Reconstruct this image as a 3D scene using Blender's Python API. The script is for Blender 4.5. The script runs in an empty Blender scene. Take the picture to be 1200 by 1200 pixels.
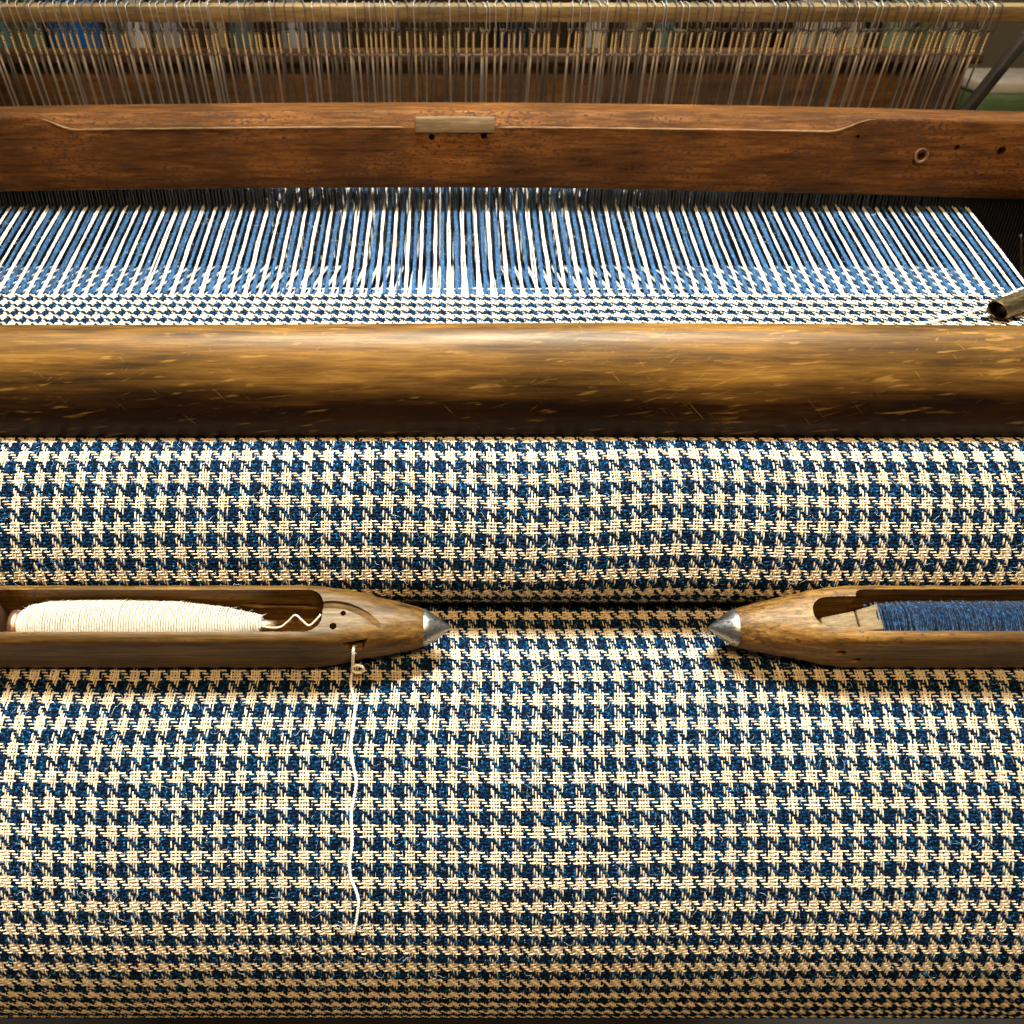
import bpy, bmesh, math, random
import numpy as np
from mathutils import Vector, Matrix

random.seed(7)
rng = np.random.default_rng(7)
R = math.radians
MM = 0.001
EYE = 1150.0            # camera height above the floor, mm

scene = bpy.context.scene
col = scene.collection

# ------------------------------------------------------------------ camera
F, TH, CX = 1038.0, R(34.0), 535.0
CT, ST = math.cos(TH), math.sin(TH)
cam_d = bpy.data.cameras.new("camera")
cam = bpy.data.objects.new("camera", cam_d)
col.objects.link(cam)
cam.location = (0, 0, EYE * MM)
cam.rotation_euler = (R(90) - TH, 0, 0)
cam_d.sensor_width = 36.0
cam_d.lens = 36.0 * F / 1200.0
cam_d.shift_x = (600.0 - CX) / 1200.0
cam_d.clip_start = 0.02
cam_d.clip_end = 60.0
cam_d.dof.use_dof = True
cam_d.dof.focus_distance = 0.455
cam_d.dof.aperture_fstop = 17.0
scene.camera = cam

# ------------------------------------------------------------------ light
world = bpy.data.worlds.new("World")
scene.world = world
world.use_nodes = True
bg = world.node_tree.nodes["Background"]
bg.inputs[0].default_value = (0.80, 0.86, 1.0, 1)
bg.inputs[1].default_value = 0.07


def area(name, loc, target, size, size_y, power, colour, spread=180):
    d = bpy.data.lights.new(name, 'AREA')
    d.shape = 'RECTANGLE'
    d.size, d.size_y = size, size_y
    d.energy, d.color = power, colour
    d.spread = R(spread)
    o = bpy.data.objects.new(name, d)
    col.objects.link(o)
    o.location = loc
    v = Vector(target) - Vector(loc)
    o.rotation_euler = v.to_track_quat('-Z', 'Y').to_euler()
    return o


area("workshop_lamp", (0.14, -0.40, 1.88), (0.04, 0.33, 0.87), 0.60, 0.20, 18.5, (1.0, 0.74, 0.42))
area("skylight", (0.08, 0.37, 2.55), (0.05, 0.48, 0.92), 1.1, 0.30, 18.5, (0.74, 0.88, 1.0), 46)
area("added_shelf_fill", (0.1, 1.20, 1.60), (0.1, 1.45, 0.98), 1.1, 0.2, 3.2, (1.0, 0.94, 0.84))  # unseen fill light, added to brighten the shelf behind the loom

scene.cycles.caustics_reflective = False
scene.cycles.caustics_refractive = False
scene.view_settings.view_transform = 'Standard'
scene.view_settings.look = 'None'
scene.view_settings.exposure = 0.0
scene.view_settings.gamma = 1.0


# ------------------------------------------------------------------ geometry helpers (everything in mm, y away, z up from the eye)
def ray(px, py):
    v = (600.0 - py) / F
    return np.array([(px - CX) / F, CT + v * ST, -ST + v * CT])


def at_y(px, py, y):
    r = ray(px, py)
    return r * (y / r[1])


def at_z(px, py, z):
    r = ray(px, py)
    return r * (z / r[2])


def W(p):
    return Vector((p[0] * MM, p[1] * MM, (p[2] + EYE) * MM))


def link(name, me, mats=(), parent=None, smooth=True, kind=None):
    o = bpy.data.objects.new(name, me)
    col.objects.link(o)
    for m in (mats if isinstance(mats, (list, tuple)) else [mats]):
        me.materials.append(m)
    if smooth:
        me.polygons.foreach_set("use_smooth", np.ones(len(me.polygons), dtype=bool))
    if parent:
        o.parent = parent
    if kind:
        o["kind"] = kind
    return o


def tag(o, label, cat, group=None):
    o["label"] = label
    o["category"] = cat
    if group:
        o["group"] = group
    return o


def thing(name, label, cat, loc=(0, 0, 0), rot=(0, 0, 0), group=None):
    o = bpy.data.objects.new(name, None)
    o.empty_display_size = 0.02
    col.objects.link(o)
    o.location = W(loc)
    o.rotation_euler = rot
    return tag(o, label, cat, group)


class MB:
    """collects shapes given in mm; world=True puts them relative to the eye"""

    def __init__(self, world=True):
        self.v, self.f, self.w = [], [], world

    def add(self, v, f):
        b = len(self.v)
        self.v += [tuple(map(float, p)) for p in v]
        self.f += [tuple(i + b for i in q) for q in f]

    def box(self, x0, x1, y0, y1, z0, z1):
        v = [(x, y, z) for x in (x0, x1) for y in (y0, y1) for z in (z0, z1)]
        self.add(v, [(0, 1, 3, 2), (4, 6, 7, 5), (0, 4, 5, 1), (2, 3, 7, 6), (0, 2, 6, 4), (1, 5, 7, 3)])

    def tube(self, pts, rad, k=6, cap=True, flat=1.0, up=None):
        P = np.array(pts, float)
        n = len(P)
        rr = np.full(n, rad) if np.isscalar(rad) else np.array(rad, float)
        T = np.gradient(P, axis=0)
        T /= np.linalg.norm(T, axis=1)[:, None] + 1e-12
        a = np.array(up if up is not None else (0.0, 0.0, 1.0))
        if abs(T[0] @ a) > 0.95:
            a = np.array((0.0, 1.0, 0.0))
        V = []
        N = None
        for i in range(n):
            N = a if N is None else N
            N = N - (N @ T[i]) * T[i]
            N /= np.linalg.norm(N) + 1e-12
            B = np.cross(T[i], N)
            for q in range(k):
                an = 2 * math.pi * q / k
                V.append(P[i] + rr[i] * (math.cos(an) * N * flat + math.sin(an) * B))
        Fc = []
        for i in range(n - 1):
            for q in range(k):
                q2 = (q + 1) % k
                Fc.append((i * k + q, i * k + q2, (i + 1) * k + q2, (i + 1) * k + q))
        if cap:
            Fc.append(tuple(range(k - 1, -1, -1)))
            Fc.append(tuple((n - 1) * k + q for q in range(k)))
        self.add(V, Fc)

    def loft(self, rings, cap=True):
        k = len(rings[0])
        V = [p for r in rings for p in r]
        Fc = []
        for i in range(len(rings) - 1):
            for q in range(k):
                q2 = (q + 1) % k
                Fc.append((i * k + q, i * k + q2, (i + 1) * k + q2, (i + 1) * k + q))
        if cap:
            Fc.append(tuple(range(k - 1, -1, -1)))
            Fc.append(tuple((len(rings) - 1) * k + q for q in range(k)))
        self.add(V, Fc)

    def mesh(self, name):
        me = bpy.data.meshes.new(name)
        off = EYE if self.w else 0.0
        me.from_pydata([(x * MM, y * MM, (z + off) * MM) for x, y, z in self.v], [], self.f)
        bm = bmesh.new()
        bm.from_mesh(me)
        bmesh.ops.recalc_face_normals(bm, faces=bm.faces)
        bm.to_mesh(me)
        bm.free()
        return me

    def build(self, name, mats, parent=None, smooth=True, kind=None):
        return link(name, self.mesh(name), mats, parent, smooth, kind)


SOLVER = 'EXACT'


def finish(o, bevel=0.0, segs=2, cutters=(), angle=35):
    """bake bevels and cut holes into the mesh, then set smooth-by-angle shading"""
    if bevel:
        m = o.modifiers.new("b", 'BEVEL')
        m.width, m.segments, m.limit_method, m.angle_limit = bevel * MM, segs, 'ANGLE', R(30)
    for c in cutters:
        m = o.modifiers.new("c", 'BOOLEAN')
        m.operation, m.object, m.solver = 'DIFFERENCE', c, SOLVER
    dg = bpy.context.evaluated_depsgraph_get()
    dg.update()
    me = bpy.data.meshes.new_from_object(o.evaluated_get(dg))
    o.modifiers.clear()
    old = o.data
    o.data = me
    me.name = old.name
    bpy.data.meshes.remove(old)
    for c in cutters:
        d = c.data
        bpy.data.objects.remove(c)
        bpy.data.meshes.remove(d)
    me.polygons.foreach_set("use_smooth", np.ones(len(me.polygons), dtype=bool))
    me.set_sharp_from_angle(angle=R(angle))
    return o


# ------------------------------------------------------------------ materials
class Mat:
    def __init__(self, name):
        self.m = bpy.data.materials.new(name)
        self.m.use_nodes = True
        self.t = self.m.node_tree
        self.p = self.t.nodes["Principled BSDF"]

    def n(self, kind, **kw):
        nd = self.t.nodes.new("ShaderNode" + kind)
        for k, v in kw.items():
            if k.startswith("i_"):
                nd.inputs[k[2:].replace("_", " ")].default_value = v
            else:
                setattr(nd, k, v)
        return nd

    def l(self, a, b):
        self.t.links.new(a, b)

    def coords(self, scale=(1, 1, 1), rot=(0, 0, 0), rnd=False):
        tc = self.n("TexCoord")
        mp = self.n("Mapping")
        mp.inputs["Scale"].default_value = scale
        mp.inputs["Rotation"].default_value = rot
        self.l(tc.outputs["Object"], mp.inputs["Vector"])
        if rnd:
            oi = self.n("ObjectInfo")
            ml = self.n("Math", operation='MULTIPLY')
            ml.inputs[1].default_value = 37.0
            self.l(oi.outputs["Random"], ml.inputs[0])
            self.l(ml.outputs[0], mp.inputs["Location"])
        return mp.outputs["Vector"]

    def noise(self, vec, scale, detail=4, rough=0.6):
        nd = self.n("TexNoise")
        nd.inputs["Scale"].default_value = scale
        nd.inputs["Detail"].default_value = detail
        nd.inputs["Roughness"].default_value = rough
        self.l(vec, nd.inputs["Vector"])
        return nd.outputs["Fac"]

    def ramp(self, fac, stops):
        r = self.n("ValToRGB")
        e = r.color_ramp.elements
        while len(e) < len(stops):
            e.new(0.5)
        for el, (pos, c) in zip(e, stops):
            el.position = pos
            el.color = (*c, 1) if len(c) == 3 else c
        self.l(fac, r.inputs[0])
        return r.outputs[0]

    def mix(self, fac, a, b, mode='MIX'):
        x = self.n("Mix", data_type='RGBA', blend_type=mode)
        for s, v in ((0, fac), (6, a), (7, b)):
            if hasattr(v, "links"):
                self.l(v, x.inputs[s])
            elif s == 0:
                x.inputs[0].default_value = v
            else:
                x.inputs[s].default_value = (*v, 1)
        return x.outputs[2]

    def bump(self, h, strength=0.3, dist=0.5, prev=None):
        b = self.n("Bump")
        b.inputs["Strength"].default_value = strength
        b.inputs["Distance"].default_value = dist * MM
        self.l(h, b.inputs["Height"])
        if prev is not None:
            self.l(prev, b.inputs["Normal"])
        return b.outputs["Normal"]

    def done(self, colour=None, rough=0.6, normal=None, metal=0.0, spec=0.5, sheen=0.0):
        p = self.p
        if colour is not None:
            if hasattr(colour, "links"):
                self.l(colour, p.inputs["Base Color"])
            else:
                p.inputs["Base Color"].default_value = (*colour, 1)
        if hasattr(rough, "links"):
            self.l(rough, p.inputs["Roughness"])
        else:
            p.inputs["Roughness"].default_value = rough
        if normal is not None:
            self.l(normal, p.inputs["Normal"])
        p.inputs["Metallic"].default_value = metal
        p.inputs["Specular IOR Level"].default_value = spec
        if sheen:
            p.inputs["Sheen Weight"].default_value = sheen
            p.inputs["Sheen Roughness"].default_value = 0.5
        return self.m


def yarn_mat(name, stops, rnd=False, fine=900.0, attr=True, sheen=0.15):
    m = Mat(name)
    v = m.coords(rnd=rnd)
    a = m.noise(v, fine, 3, 0.7)
    c = m.ramp(a, stops)
    if attr:
        at = m.n("Attribute", attribute_name="tone")
        t = m.ramp(at.outputs["Fac"], [(0.1, (0.62, 0.60, 0.58)), (0.9, (1.0, 1.0, 1.0))])
        c = m.mix(1.0, c, t, 'MULTIPLY')
    nb = m.bump(m.noise(v, 2600.0, 2, 0.7), 0.5, 0.25)
    return m.done(c, 0.92, nb, spec=0.06, sheen=sheen)


CREAM = [(0.28, (0.44, 0.315, 0.17)), (0.52, (0.67, 0.51, 0.31)), (0.75, (0.81, 0.66, 0.44))]
BLUE = [(0.42, (0.0008, 0.0018, 0.004)), (0.53, (0.002, 0.008, 0.022)), (0.60, (0.003, 0.032, 0.075)),
        (0.67, (0.012, 0.16, 0.31)), (0.78, (0.09, 0.36, 0.54))]
M_cream = yarn_mat("cream_wool", CREAM, sheen=0.0)
M_blue = yarn_mat("navy_wool", BLUE, fine=800.0, sheen=0.0)
M_creamw = yarn_mat("cream_warp_wool", [(0.3, (0.58, 0.46, 0.31)), (0.6, (0.80, 0.69, 0.52))], rnd=True, attr=False)
M_bluew = yarn_mat("blue_warp_wool", [(0.34, (0.003, 0.010, 0.024)), (0.48, (0.007, 0.036, 0.082)), (0.60, (0.014, 0.088, 0.18)),
                                     (0.74, (0.05, 0.23, 0.38))], rnd=True, attr=False, fine=420.0)
M_bobc = yarn_mat("cream_bobbin_wool", [(0.3, (0.27, 0.20, 0.12)), (0.6, (0.43, 0.345, 0.23))], attr=False)
M_bobb = yarn_mat("blue_bobbin_wool", [(0.38, (0.001, 0.003, 0.008)), (0.52, (0.002, 0.009, 0.022)), (0.62, (0.004, 0.032, 0.075)),
                                      (0.72, (0.010, 0.085, 0.16)), (0.84, (0.13, 0.18, 0.20))], attr=False, fine=600.0)
M_under = Mat("navy_ground").done((0.010, 0.014, 0.022), 1.0, spec=0.0)


def wood(name, dark, mid, light, grain=(6, 90, 90), rough=(0.35, 0.6), pits=0.0, pit_col=(0.02, 0.012, 0.008),
         scratch=0.0, scratch_col=(0.6, 0.42, 0.16), bump=0.25, patch=0.5, spec=0.5, edge=None, low_shade=None):
    m = Mat(name)
    v = m.coords(grain)
    g1 = m.noise(v, 3.0, 8, 0.65)
    g2 = m.noise(m.coords((grain[0] * 2.2, grain[1] * 3.5, grain[2] * 3.5)), 4.0, 4, 0.7)
    c = m.ramp(g1, [(0.30, dark), (0.50, mid), (0.72, light)])
    c2 = m.ramp(g2, [(0.35, (0.55, 0.52, 0.50)), (0.62, (1.0, 1.0, 1.0))])
    c = m.mix(0.85, c, c2, 'MULTIPLY')
    big = m.ramp(m.noise(m.coords((1, 2, 2)), 9.0, 3, 0.6), [(0.35, (1 - patch,) * 3), (0.65, (1.0, 1.0, 1.0))])
    c = m.mix(1.0, c, big, 'MULTIPLY')
    h = g2
    if pits:
        pv = m.coords((330, 620, 620))
        pn = m.noise(pv, 1.0, 2, 0.5)
        zone = m.noise(m.coords((4, 8, 8)), 3.0, 2, 0.5)
        ad = m.n("Math", operation='MULTIPLY_ADD')
        ad.inputs[1].default_value = 0.35
        m.l(zone, ad.inputs[0])
        m.l(pn, ad.inputs[2])
        pf = m.ramp(ad.outputs[0], [(0.80 - 0.05 * pits, (0, 0, 0)), (0.88 - 0.05 * pits, (1, 1, 1))])
        c = m.mix(pf, c, pit_col)
    if edge:
        ge = m.n("NewGeometry")
        c = m.mix(m.ramp(ge.outputs["Pointiness"], [(0.53, (0, 0, 0)), (0.60, (0.8, 0.8, 0.8))]), c, edge)
    if low_shade:  # shade painted into the colour, darkening the wood towards its foot
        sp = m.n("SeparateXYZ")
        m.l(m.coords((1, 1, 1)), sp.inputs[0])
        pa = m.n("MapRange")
        pa.inputs["From Min"].default_value, pa.inputs["From Max"].default_value = low_shade
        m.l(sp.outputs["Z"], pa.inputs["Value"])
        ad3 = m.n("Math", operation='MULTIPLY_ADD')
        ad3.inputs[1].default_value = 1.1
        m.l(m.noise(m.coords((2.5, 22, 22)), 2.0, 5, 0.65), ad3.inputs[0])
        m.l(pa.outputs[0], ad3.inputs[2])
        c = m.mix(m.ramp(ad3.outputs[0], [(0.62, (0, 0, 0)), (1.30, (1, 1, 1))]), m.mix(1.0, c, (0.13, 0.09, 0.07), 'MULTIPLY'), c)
    if scratch:
        for rot, sc, th in (((0, 0.10, 0), (55, 420, 420), 0.66), ((0, 0.75, 0), (45, 300, 1000), 0.735), ((0, -0.8, 0), (40, 300, 1000), 0.735), ((0, 0.35, 0), (30, 300, 1100), 0.73)):
            mp2 = m.n("Mapping")
            mp2.inputs["Scale"].default_value = sc
            m.l(m.coords((1, 1, 1), rot), mp2.inputs["Vector"])
            zone = m.noise(m.coords((1, 1.5, 1.5)), 14.0, 2, 0.5)
            zz_ = m.n("Math", operation='MULTIPLY_ADD')
            zz_.inputs[1].default_value = 0.22
            zz_.inputs[2].default_value = -0.095
            m.l(zone, zz_.inputs[0])
            ad2 = m.n("Math", operation='ADD')
            m.l(m.noise(mp2.outputs["Vector"], 1.0, 3, 0.5), ad2.inputs[0])
            m.l(zz_.outputs[0], ad2.inputs[1])
            sf = m.ramp(ad2.outputs[0], [(th - 0.02, (0, 0, 0)), (th + 0.07, (scratch,) * 3)])
            c = m.mix(sf, c, scratch_col)
    rf = m.ramp(g1, [(0.3, (rough[1],) * 3), (0.7, (rough[0],) * 3)])
    nb = m.bump(h, bump, 0.3)
    m.p.inputs["Specular Tint"].default_value = (1.0, 0.80, 0.55, 1)
    return m.done(c, rf, nb, spec=spec)


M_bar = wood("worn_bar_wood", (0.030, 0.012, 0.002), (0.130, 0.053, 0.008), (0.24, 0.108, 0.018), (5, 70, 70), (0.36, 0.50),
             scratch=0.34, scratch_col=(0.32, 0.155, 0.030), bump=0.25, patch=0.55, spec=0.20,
             low_shade=((EYE - 200) * MM, (EYE - 163) * MM))
M_rail = wood("red_rail_wood", (0.045, 0.014, 0.003), (0.155, 0.050, 0.009), (0.28, 0.102, 0.020), (9, 100, 100), (0.60, 0.78), pits=1.45,
              pit_col=(0.045, 0.018, 0.008), bump=0.25, patch=0.6, spec=0.12)
M_wedge = wood("wedge_wood", (0.07, 0.040, 0.015), (0.135, 0.082, 0.032), (0.19, 0.122, 0.052), (20, 120, 120), (0.5, 0.7), spec=0.2)
M_edge = wood("pale_edge_wood", (0.12, 0.052, 0.018), (0.24, 0.12, 0.045), (0.34, 0.19, 0.08), (14, 120, 120), (0.6, 0.75), spec=0.25)
M_ring = wood("screw_ring_wood", (0.06, 0.02, 0.008), (0.13, 0.045, 0.016), (0.20, 0.075, 0.028), (30, 100, 100), (0.5, 0.7), spec=0.3)
M_block = wood("pale_block_wood", (0.09, 0.048, 0.018), (0.175, 0.100, 0.042), (0.27, 0.165, 0.078), (12, 120, 120))
M_shut = wood("shuttle_wood", (0.030, 0.011, 0.002), (0.150, 0.066, 0.012), (0.30, 0.150, 0.036), (7, 150, 150), (0.36, 0.52), bump=0.35, patch=0.62, spec=0.22, pits=0.35, pit_col=(0.05, 0.022, 0.007))
M_pale = wood("slat_wood", (0.15, 0.09, 0.03), (0.27, 0.165, 0.06), (0.36, 0.23, 0.09), (10, 90, 90))
M_back = wood("back_beam_wood", (0.07, 0.025, 0.006), (0.20, 0.080, 0.020), (0.32, 0.14, 0.036), (6, 60, 60), patch=0.7)
M_lip = wood("dark_red_lip_wood", (0.03, 0.010, 0.006), (0.06, 0.022, 0.012), (0.10, 0.04, 0.022), (6, 60, 60))
M_dark = wood("dark_wood", (0.012, 0.008, 0.005), (0.030, 0.018, 0.010), (0.05, 0.03, 0.016), (6, 60, 60))
M_hole = Mat("hole_dark").done((0.006, 0.004, 0.003), 0.9, spec=0.1)


def metal(name, c, rough, scr=True):
    m = Mat(name)
    v = m.coords((60, 400, 400))
    r = m.ramp(m.noise(v, 3.0, 4, 0.7), [(0.3, (rough * 0.7,) * 3), (0.7, (rough * 1.5,) * 3)])
    cc = m.ramp(m.noise(m.coords((1, 1, 1)), 220.0, 4, 0.7), [(0.3, tuple(k * 0.92 for k in c)), (0.6, c)])
    return m.done(cc, r, m.bump(m.noise(v, 5.0, 3, 0.6), 0.01, 0.1), metal=1.0)


M_steel = metal("tip_steel", (0.40, 0.35, 0.28), 0.33)
M_wire = metal("heddle_wire", (0.36, 0.30, 0.24), 0.42)
M_wire.node_tree.nodes["Principled BSDF"].inputs["Metallic"].default_value = 0.55
M_wired = metal("dark_heddle_wire", (0.13, 0.10, 0.075), 0.45)  # darker wire tone, mixed at random among the heddles
M_wired.node_tree.nodes["Principled BSDF"].inputs["Metallic"].default_value = 0.55
M_twist = metal("brassy_twist_wire", (0.74, 0.55, 0.30), 0.32)
M_twist.node_tree.nodes["Principled BSDF"].inputs["Metallic"].default_value = 0.6
M_reedw = metal("reed_wire", (0.07, 0.065, 0.06), 0.45)
M_brass = metal("old_brass", (0.20, 0.125, 0.05), 0.42)
M_copper = metal("bobbin_ferrule", (0.50, 0.26, 0.14), 0.4)

# ------------------------------------------------------------------ setting
mf = wood("floor_boards", (0.012, 0.009, 0.007), (0.022, 0.016, 0.012), (0.035, 0.027, 0.02), (3, 30, 30))
b = MB()
b.box(-3000, 3000, -1500, 3000, -EYE - 30, -EYE)
b.build("floor", mf, smooth=False, kind="structure")
mw = Mat("wall_plaster")
mw.done(mw.ramp(mw.noise(mw.coords(), 6.0, 4), [(0.3, (0.24, 0.20, 0.13)), (0.7, (0.31, 0.26, 0.17))]), 0.9)
b = MB()
b.box(-3000, 3000, 2200, 2300, -EYE, 1300)
b.build("wall", mw.m, smooth=False, kind="structure")

# ------------------------------------------------------------------ cloth path (y, z)
ROLL = (366.0, -438.6, 134.0)


def catmull(P, n=24):
    P = np.array(P, float)
    Q = np.vstack([2 * P[0] - P[1], P, 2 * P[-1] - P[-2]])
    out = []
    for i in range(1, len(Q) - 2):
        for t in np.linspace(0, 1, n, endpoint=False):
            a, b_, c, d = Q[i - 1], Q[i], Q[i + 1], Q[i + 2]
            out.append(0.5 * ((2 * b_) + (-a + c) * t + (2 * a - 5 * b_ + 4 * c - d) * t * t + (-a + 3 * b_ - 3 * c + d) * t ** 3))
    out.append(P[-1])
    return np.array(out)


beam_path = catmull([(588, -216), (540, -216.6), (470, -217), (410, -217.2), (386, -218.2), (372, -223), (361, -231.5), (353, -241),
                     (347, -252), (343.5, -263), (342, -272), (343.6, -280), (348.5, -288.5), (358, -297), (372, -301.5), (396, -303)])
ang = np.linspace(R(58), R(205), 400)        # from behind the top, over the front, to the underside
roll_path = np.stack([ROLL[0] + ROLL[2] * np.cos(ang), ROLL[1] + ROLL[2] * np.sin(ang)], 1)


class Path:
    def __init__(self, P):
        d = np.linalg.norm(np.diff(P, axis=0), axis=1)
        self.s = np.concatenate([[0], np.cumsum(d)])
        self.P, self.L = P, self.s[-1]

    def pos(self, s):
        return np.stack([np.interp(s, self.s, self.P[:, 0]), np.interp(s, self.s, self.P[:, 1])], -1)

    def frame(self, s):
        e = 0.8
        a, c = self.pos(np.clip(s - e, 0, self.L)), self.pos(np.clip(s + e, 0, self.L))
        t = c - a
        t /= np.linalg.norm(t, axis=-1)[..., None]
        n = np.stack([t[..., 1], -t[..., 0]], -1)       # outward (up on the flat part)
        return self.pos(s), t, n

    def arc_of(self, py, lo=0.0, hi=1e9):
        s = np.linspace(max(0, lo), min(self.L, hi), 4000)
        p = self.pos(s)
        an = np.arctan2(-p[:, 1], p[:, 0])
        tgt = TH - math.atan((600.0 - py) / F)
        return s[np.argmin(abs(an - tgt))]


PB, PR = Path(beam_path), Path(roll_path)
PX, PY = 10.0, 12.3
EX, EY = PX / 8, PY / 8


def smooth_noise(n, step, amp):
    k = max(4, int(n / step) + 3)
    return np.interp(np.arange(n), np.linspace(0, n - 1, k), rng.normal(0, amp, k))


def grid_mesh(name, V, cream):
    """V: threads x samples x 4 x 3 (mm); one strip of three quads wide per thread"""
    nt, ns, k, _ = V.shape
    idx = np.arange(nt * ns * k).reshape(nt, ns, k)
    q = np.stack([idx[:, :-1, :-1], idx[:, :-1, 1:], idx[:, 1:, 1:], idx[:, 1:, :-1]], -1)
    nq = q.size // 4
    me = bpy.data.meshes.new(name)
    co = V.reshape(-1, 3).copy()
    co[:, 2] += EYE
    co *= MM
    me.vertices.add(len(co))
    me.vertices.foreach_set("co", co.ravel())
    me.loops.add(nq * 4)
    me.loops.foreach_set("vertex_index", q.ravel().astype(np.int32))
    me.polygons.add(nq)
    me.polygons.foreach_set("loop_start", np.arange(0, nq * 4, 4, dtype=np.int32))
    mi = np.repeat(np.where(cream, 0, 1), (ns - 1) * (k - 1)).astype(np.int32)
    me.polygons.foreach_set("material_index", mi)
    at = me.attributes.new("tone", 'FLOAT', 'POINT')
    tone = np.repeat(rng.uniform(0, 1, nt), ns * k) * 0.45 + 0.30 * np.repeat(rng.uniform(0, 1, nt * ns), k) + 0.25 * np.repeat(np.clip(0.5 + smooth_noise(nt, 20, 0.5), 0, 1), ns * k)
    at.data.foreach_set("value", tone.astype(np.float32))
    me.update(calc_edges=True)
    me.validate()
    return me


def weave(path, x0, x1, xphase, ref_arc, s0, s1, parent, jit=1.0):
    """two sets of yarn, four cream four navy each way, in two-and-two twill"""
    i0 = math.floor((x0 - xphase) / EX)
    i1 = math.ceil((x1 - xphase) / EX)
    I = np.arange(i0, i1 + 1)
    j0 = math.ceil((s0 - ref_arc) / EY)
    j1 = math.floor((s1 - ref_arc) / EY)
    J = np.arange(j0, j1 + 1)
    X = xphase + (I - 1.5) * EX
    S = ref_arc + (J - 1.5) * EY
    ok = (S > 0.3) & (S < path.L - 0.3)
    J, S = J[ok], S[ok]
    over = ((I[:, None] - J[None, :] + 2) % 4) < 2               # warp on top
    wanderx = np.stack([smooth_noise(len(J), 8, 0.2 * jit) for _ in I]) + smooth_noise(len(J), 30, 0.9)[None, :] \
        + rng.normal(0, 0.05, (len(I), len(J)))
    wanders = np.stack([smooth_noise(len(I), 12, 0.17 * jit) for _ in J]).T + smooth_noise(len(I), 70, 0.8)[:, None] + smooth_noise(len(J), 7, 0.28)[None, :] \
        + rng.normal(0, 0.05, (len(I), len(J)))
    XX = X[:, None] + wanderx
    SS = np.clip(S[None, :] + wanders, 0.05, path.L - 0.05)
    pos, t, n = path.frame(SS)
    h = np.where(over, 0.30, -0.32) + np.where(((I // 4) % 2) == 0, -0.03, 0.07)[:, None] + rng.normal(0, 0.04, over.shape)
    fluff = 1 + rng.normal(0, 0.09, over.shape)
    for _ in range(260):                                     # slubs
        a_, c_ = rng.integers(0, over.shape[0]), rng.integers(0, over.shape[1])
        if rng.random() < 0.5:
            fluff[a_, max(0, c_ - 2):c_ + 3] *= rng.uniform(1.2, 1.6)
        else:
            fluff[max(0, a_ - 2):a_ + 3, c_] *= rng.uniform(1.2, 1.6)
    prof = [(-1.0, -0.38), (-0.42, 0.30), (0.42, 0.30), (1.0, -0.38)]
    creamI = ((I // 4) % 2) == 0
    creamJ = ((J // 4) % 2) == 0
    wv = np.empty((len(I), len(J), 4, 3))
    for k, (a, z) in enumerate(prof):
        wv[:, :, k, 0] = XX - a * np.where(creamI, 0.375, 0.63)[:, None] * fluff          # reversed so the faces look outwards
        hh = h + z
        wv[:, :, k, 1] = pos[..., 0] + n[..., 0] * hh
        wv[:, :, k, 2] = pos[..., 1] + n[..., 1] * hh
    me = grid_mesh("warp_yarns", wv, creamI)
    link("warp_yarns", me, [M_cream, M_blue], parent, kind="stuff")
    h2 = np.where(over, -0.32, 0.30) + np.where(((J // 4) % 2) == 0, -0.03, 0.07)[None, :] + rng.normal(0, 0.04, over.shape)
    fv = np.empty((len(J), len(I), 4, 3))
    for k, (a, z) in enumerate(prof):
        hh = h2 + z
        off = a * np.where(creamJ, 0.41, 0.71)[None, :] * fluff
        fv[:, :, k, 0] = XX.T
        fv[:, :, k, 1] = (pos[..., 0] + n[..., 0] * hh + t[..., 0] * off).T
        fv[:, :, k, 2] = (pos[..., 1] + n[..., 1] * hh + t[..., 1] * off).T
    me = grid_mesh("weft_yarns", fv, creamJ)
    link("weft_yarns", me, [M_cream, M_blue], parent, kind="stuff")


def under_sheet(path, x0, x1, depth, s0, s1, name, parent):
    s = np.linspace(s0, s1, 160)
    p, t, n = path.frame(s)
    q = p - n * depth
    b = MB()
    V = []
    for y, z in q:
        V += [(x0, y, z), (x1, y, z)]
    b.add(V, [(2 * i, 2 * i + 1, 2 * i + 3, 2 * i + 2) for i in range(len(q) - 1)])
    return b.build(name, M_under, parent)


def fuzz(path, x0, x1, s0, s1, count, name, parent, length=(2.0, 6.0), r=0.045):
    b = MB()
    for _ in range(count):
        s = rng.uniform(s0, s1)
        p, t, n = path.frame(np.array(s))
        o = np.array([rng.uniform(x0, x1), p[0], p[1]])
        N3 = np.array([0, n[0], n[1]])
        T3 = np.array([0, t[0], t[1]])
        X3 = np.array([1.0, 0, 0])
        a = rng.uniform(0, 2 * math.pi)
        L = rng.uniform(*length)
        pts, d = [], a
        q = o + N3 * 0.4
        lift = rng.uniform(0.15, 0.6)
        for k in range(6):
            pts.append(q.copy())
            d += rng.normal(0, 0.55)
            q = q + (L / 5) * (math.cos(d) * X3 + math.sin(d) * T3 + N3 * lift * (1 - 0.5 * k))
        b.tube(pts, r, 3, cap=False)
    return b.build(name, M_fuzz, parent, kind="stuff")


M_fuzz = Mat("loose_fibre").done((0.62, 0.56, 0.46), 0.8, spec=0.2)

XL, XR = -402.0, 398.0
cloth = thing("tweed_cloth", "navy and cream houndstooth tweed passing over the front beam onto the roll below", "cloth",
              (0, 366, -572))
bpy.context.view_layer.update()


def keep(o_list, root):
    inv = Matrix.Translation(-root.location)
    for o in o_list:
        o.matrix_parent_inverse = inv


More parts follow.
